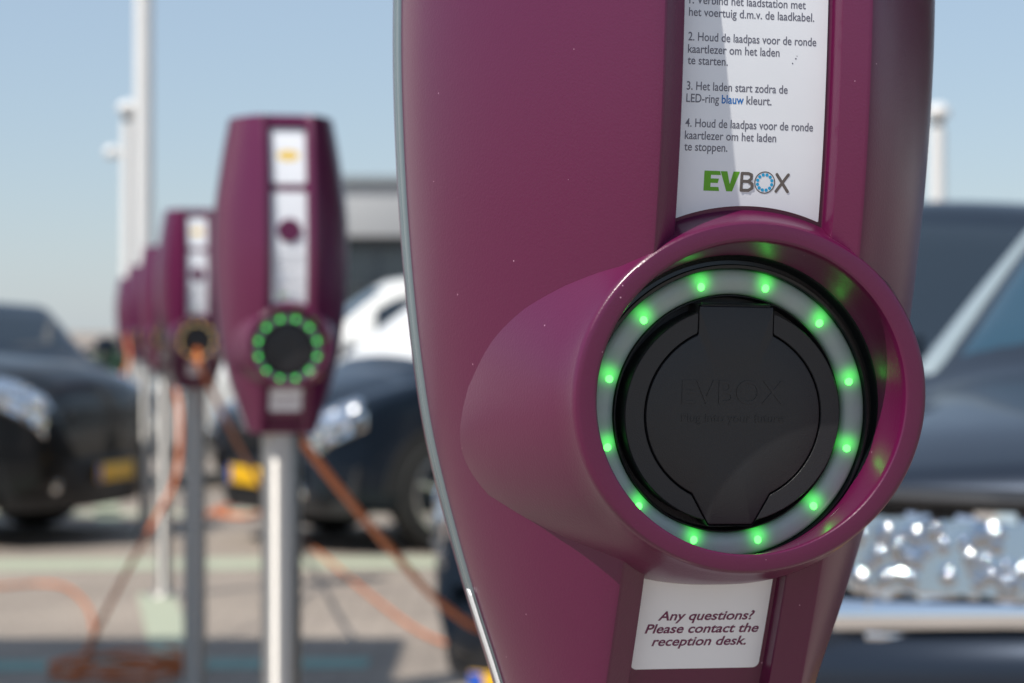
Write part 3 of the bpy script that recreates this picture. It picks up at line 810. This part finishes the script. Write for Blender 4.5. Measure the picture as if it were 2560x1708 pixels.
plug_cable('charging_cable', 'short orange cable dropping from the most distant charging station', [(-2.95, 18.48, RING_H - .01), px(296, 830, 18.2), px(270, 880, 17.9), px(250, 920, 17.6), px(235, 1000, 17.0)], .013)
cp = []
cc = gp(290, 1545)
for i in range(48):
    a = i * .42; r = .21 + .035 * math.sin(i * 1.7); cp.append((cc.x + r * 1.15 * math.cos(a), cc.y + r * math.sin(a), GZ + .022 * (i // 15) + .008 * math.sin(i * 2.3)))
tag(tube('coiled_cable', cp, .0085, M['cable']), 'orange cable coiled in a heap on the shaded paving', 'cable', 'orange charging cables')
tag(tube('slack_cable', [gp(470, 1185), gp(510, 1165), gp(560, 1158), gp(600, 1172), gp(570, 1186), gp(500, 1180), gp(520, 1168)], .02, M['cable']), 'orange cable looped on the bright paving between two charging stations', 'cable', 'orange charging cables')

# ------------------------------------------------------------------ lamp posts and masts
def post(name, label, x, y, h, r, globe=None, arm=None, cat='lamp post', group=None):
    t = thing(name, label, cat, (x, y, 0), group=group)
    bm = bmesh.new(); add_cyl(bm, (0, 0, 0), (0, 0, h), r * 1.05, r * .95, n=32); add_cyl(bm, (0, 0, 0), (0, 0, .35), r * 1.35, r * 1.2, n=32); bm_obj('pole', bm, M['white_paint'], t)
    if globe:
        bm = bmesh.new(); add_cyl(bm, (0, 0, h), (0, 0, h + .08), r * .6, r * .8, n=24); bm_obj('lamp_neck', bm, M['plastic'], t)
        bm = bmesh.new(); add_ball(bm, (0, 0, h + .08 + globe * .75), globe, 24, (1.15, 1.15, .85)); bm_obj('lamp_head', bm, M['white_paint'], t)
    else:
        bm = bmesh.new(); add_box(bm, (.35, 0, h), (.9, .3, .1), bev=.03); bm_obj('lamp_head', bm, M['white_paint'], t)
    if arm:
        bm = bmesh.new(); add_cyl(bm, (0, 0, arm), (-.19, 0, arm), .025, n=12); bm_obj('arm', bm, M['white_paint'], t)
        bm = bmesh.new(); add_ball(bm, (-.20, 0, arm), .09, 20, (1.1, 1, .9)); bm_obj('side_lamp', bm, M['white_paint'], t)
    return t
post('light_mast', 'tall thick white mast rising out of the picture at the left', (331 - 1175) / 5549 * 24, 24, 9, .090)
post('lamp_post', 'white lamp post with round head and side lamp beside the tall mast', (295 - 1175) / 5549 * 30, 30, 3.86, .085, globe=.115, arm=3.48, group='globe lamp posts')
post('lamp_post', 'white lamp post with round head above the cars on the right', (2152 - 1175) / 5549 * 30, 30, 3.80, .095, globe=.13, group='globe lamp posts')

# ------------------------------------------------------------------ building
bt = thing('office_building', 'low building with pale grey fascia over dark glazing behind the dark blue car', 'building', (1.6, 58, 0))
M['fascia'] = mat('grey_fascia_panels', (.42, .43, .44), .6, var=(.6, .05)); M['bwall'] = mat('dark_grey_wall', (.045, .05, .055), .6, var=(1, .1)); M['roof'] = mat('roof_edge_metal', (.22, .25, .27), .4)
bm = bmesh.new(); add_box(bm, (0, 6, 1.75), (11.6, 12, 3.5)); bm_obj('wall', bm, M['bwall'], bt)
bm = bmesh.new()
for i in range(6): add_box(bm, (-5.0 + i * 2.0, 5.9, 4.13), (1.985, 12.4, 1.25), bev=.01)
bm_obj('fascia', bm, M['fascia'], bt)
bm = bmesh.new(); add_box(bm, (0, 5.9, 4.86), (12.3, 12.7, .2), bev=.02); bm_obj('roof', bm, M['roof'], bt)
for i in range(6):
    bm = bmesh.new(); add_box(bm, (-4.8 + i * 1.9, -.02, 1.75), (1.75, .05, 3.0)); wn = bm_obj('window', bm, M['glass'], bt)
    bm = bmesh.new(); add_box(bm, (-4.8 + i * 1.9 - .9, -.05, 1.75), (.09, .1, 3.1)); add_box(bm, (-4.8 + i * 1.9, -.06, 2.3), (1.7, .05, .07)); bm_obj('window_frame', bm, M['bwall'], wn)

# ------------------------------------------------------------------ shrubs far off, added trees out of view
def leafy(name, label, x, y, h, wd, trunk, col, n, cat, group):
    t = thing(name, label, cat, (x, y, 0), group=group); rg = random.Random(int(x * 91 + y * 7))
    V, F = [], []
    cl = [(rg.uniform(-.6, .6) * wd, rg.uniform(-.5, .5) * wd, trunk + (h - trunk) * rg.uniform(.2, .85), rg.uniform(.25, .5) * min(wd, h - trunk)) for _ in range(14)]
    for i in range(n):
        cx, cy, cz, cr_ = rg.choice(cl); d = Vector((rg.gauss(0, 1), rg.gauss(0, 1), rg.gauss(0, 1))).normalized() * cr_ * rg.uniform(.5, 1.05)
        p = Vector((cx, cy, cz)) + d; p.z = max(p.z, .05)
        s = rg.uniform(.03, .07) * (h ** .5); a = Vector((rg.gauss(0, 1), rg.gauss(0, 1), rg.gauss(0, 1))).normalized(); b = a.orthogonal().normalized(); a2 = a.cross(b)
        k = len(V); V += [p + b * s * 1.6, p + a2 * s * .6, p - b * s * 1.6, p - a2 * s * .6]; F.append((k, k + 1, k + 2, k + 3))
    mesh_obj('crown', V, F, col, t, smooth=False)
    bm = bmesh.new(); add_cyl(bm, (0, 0, 0), (0, 0, h * .6), .05 * h ** .5 + .02, .015, n=10)
    for q in range(5):
        c = cl[q]; add_cyl(bm, (0, 0, max(trunk * .8, h * .2)), (c[0], c[1], c[2]), .03 * h ** .5, .008, n=7)
    bm_obj('trunk', bm, M['bark'], t); return t
M['bark'] = mat('bark', (.10, .075, .055), .9, var=(6, .3))
M['leaf'] = mat('leaf_green', (.035, .085, .050), .55, var=(1.5, .5))
for i, (x, y, h) in enumerate(((8.5, 7.5, 8.0), (9.5, 12.5, 9.0), (10.5, 18.0, 8.5))):  # unseen trees, added to darken reflections in the charger shells
    leafy('tree', ['leafy tree outside the view at the right, nearest of three', 'leafy tree outside the view at the right, tallest and middle of three', 'leafy tree outside the view at the right, farthest of three'][i], x, y, h, 4.6, 1.8, M['leaf'], 5000, 'tree', 'trees to the right of the parking row')
labs = ['low green shrub between the left cars and the charging row', 'low green shrub behind the row of charging stations', 'low green shrub beside the base of the lamp post', 'low green shrub at the edge of the paving']
for i, (x, y, h, wd) in enumerate(((-3.75, 25.5, 1.15, .7), (-3.2, 26.2, 1.2, .8), (-4.5, 28.5, 1.2, .8), (-2.4, 27.2, 1.1, .8))):
    leafy('shrub', labs[i], x, y, h, wd, .1, M['leaf'], 1500, 'shrub', 'low shrubs at the edge of the paving')
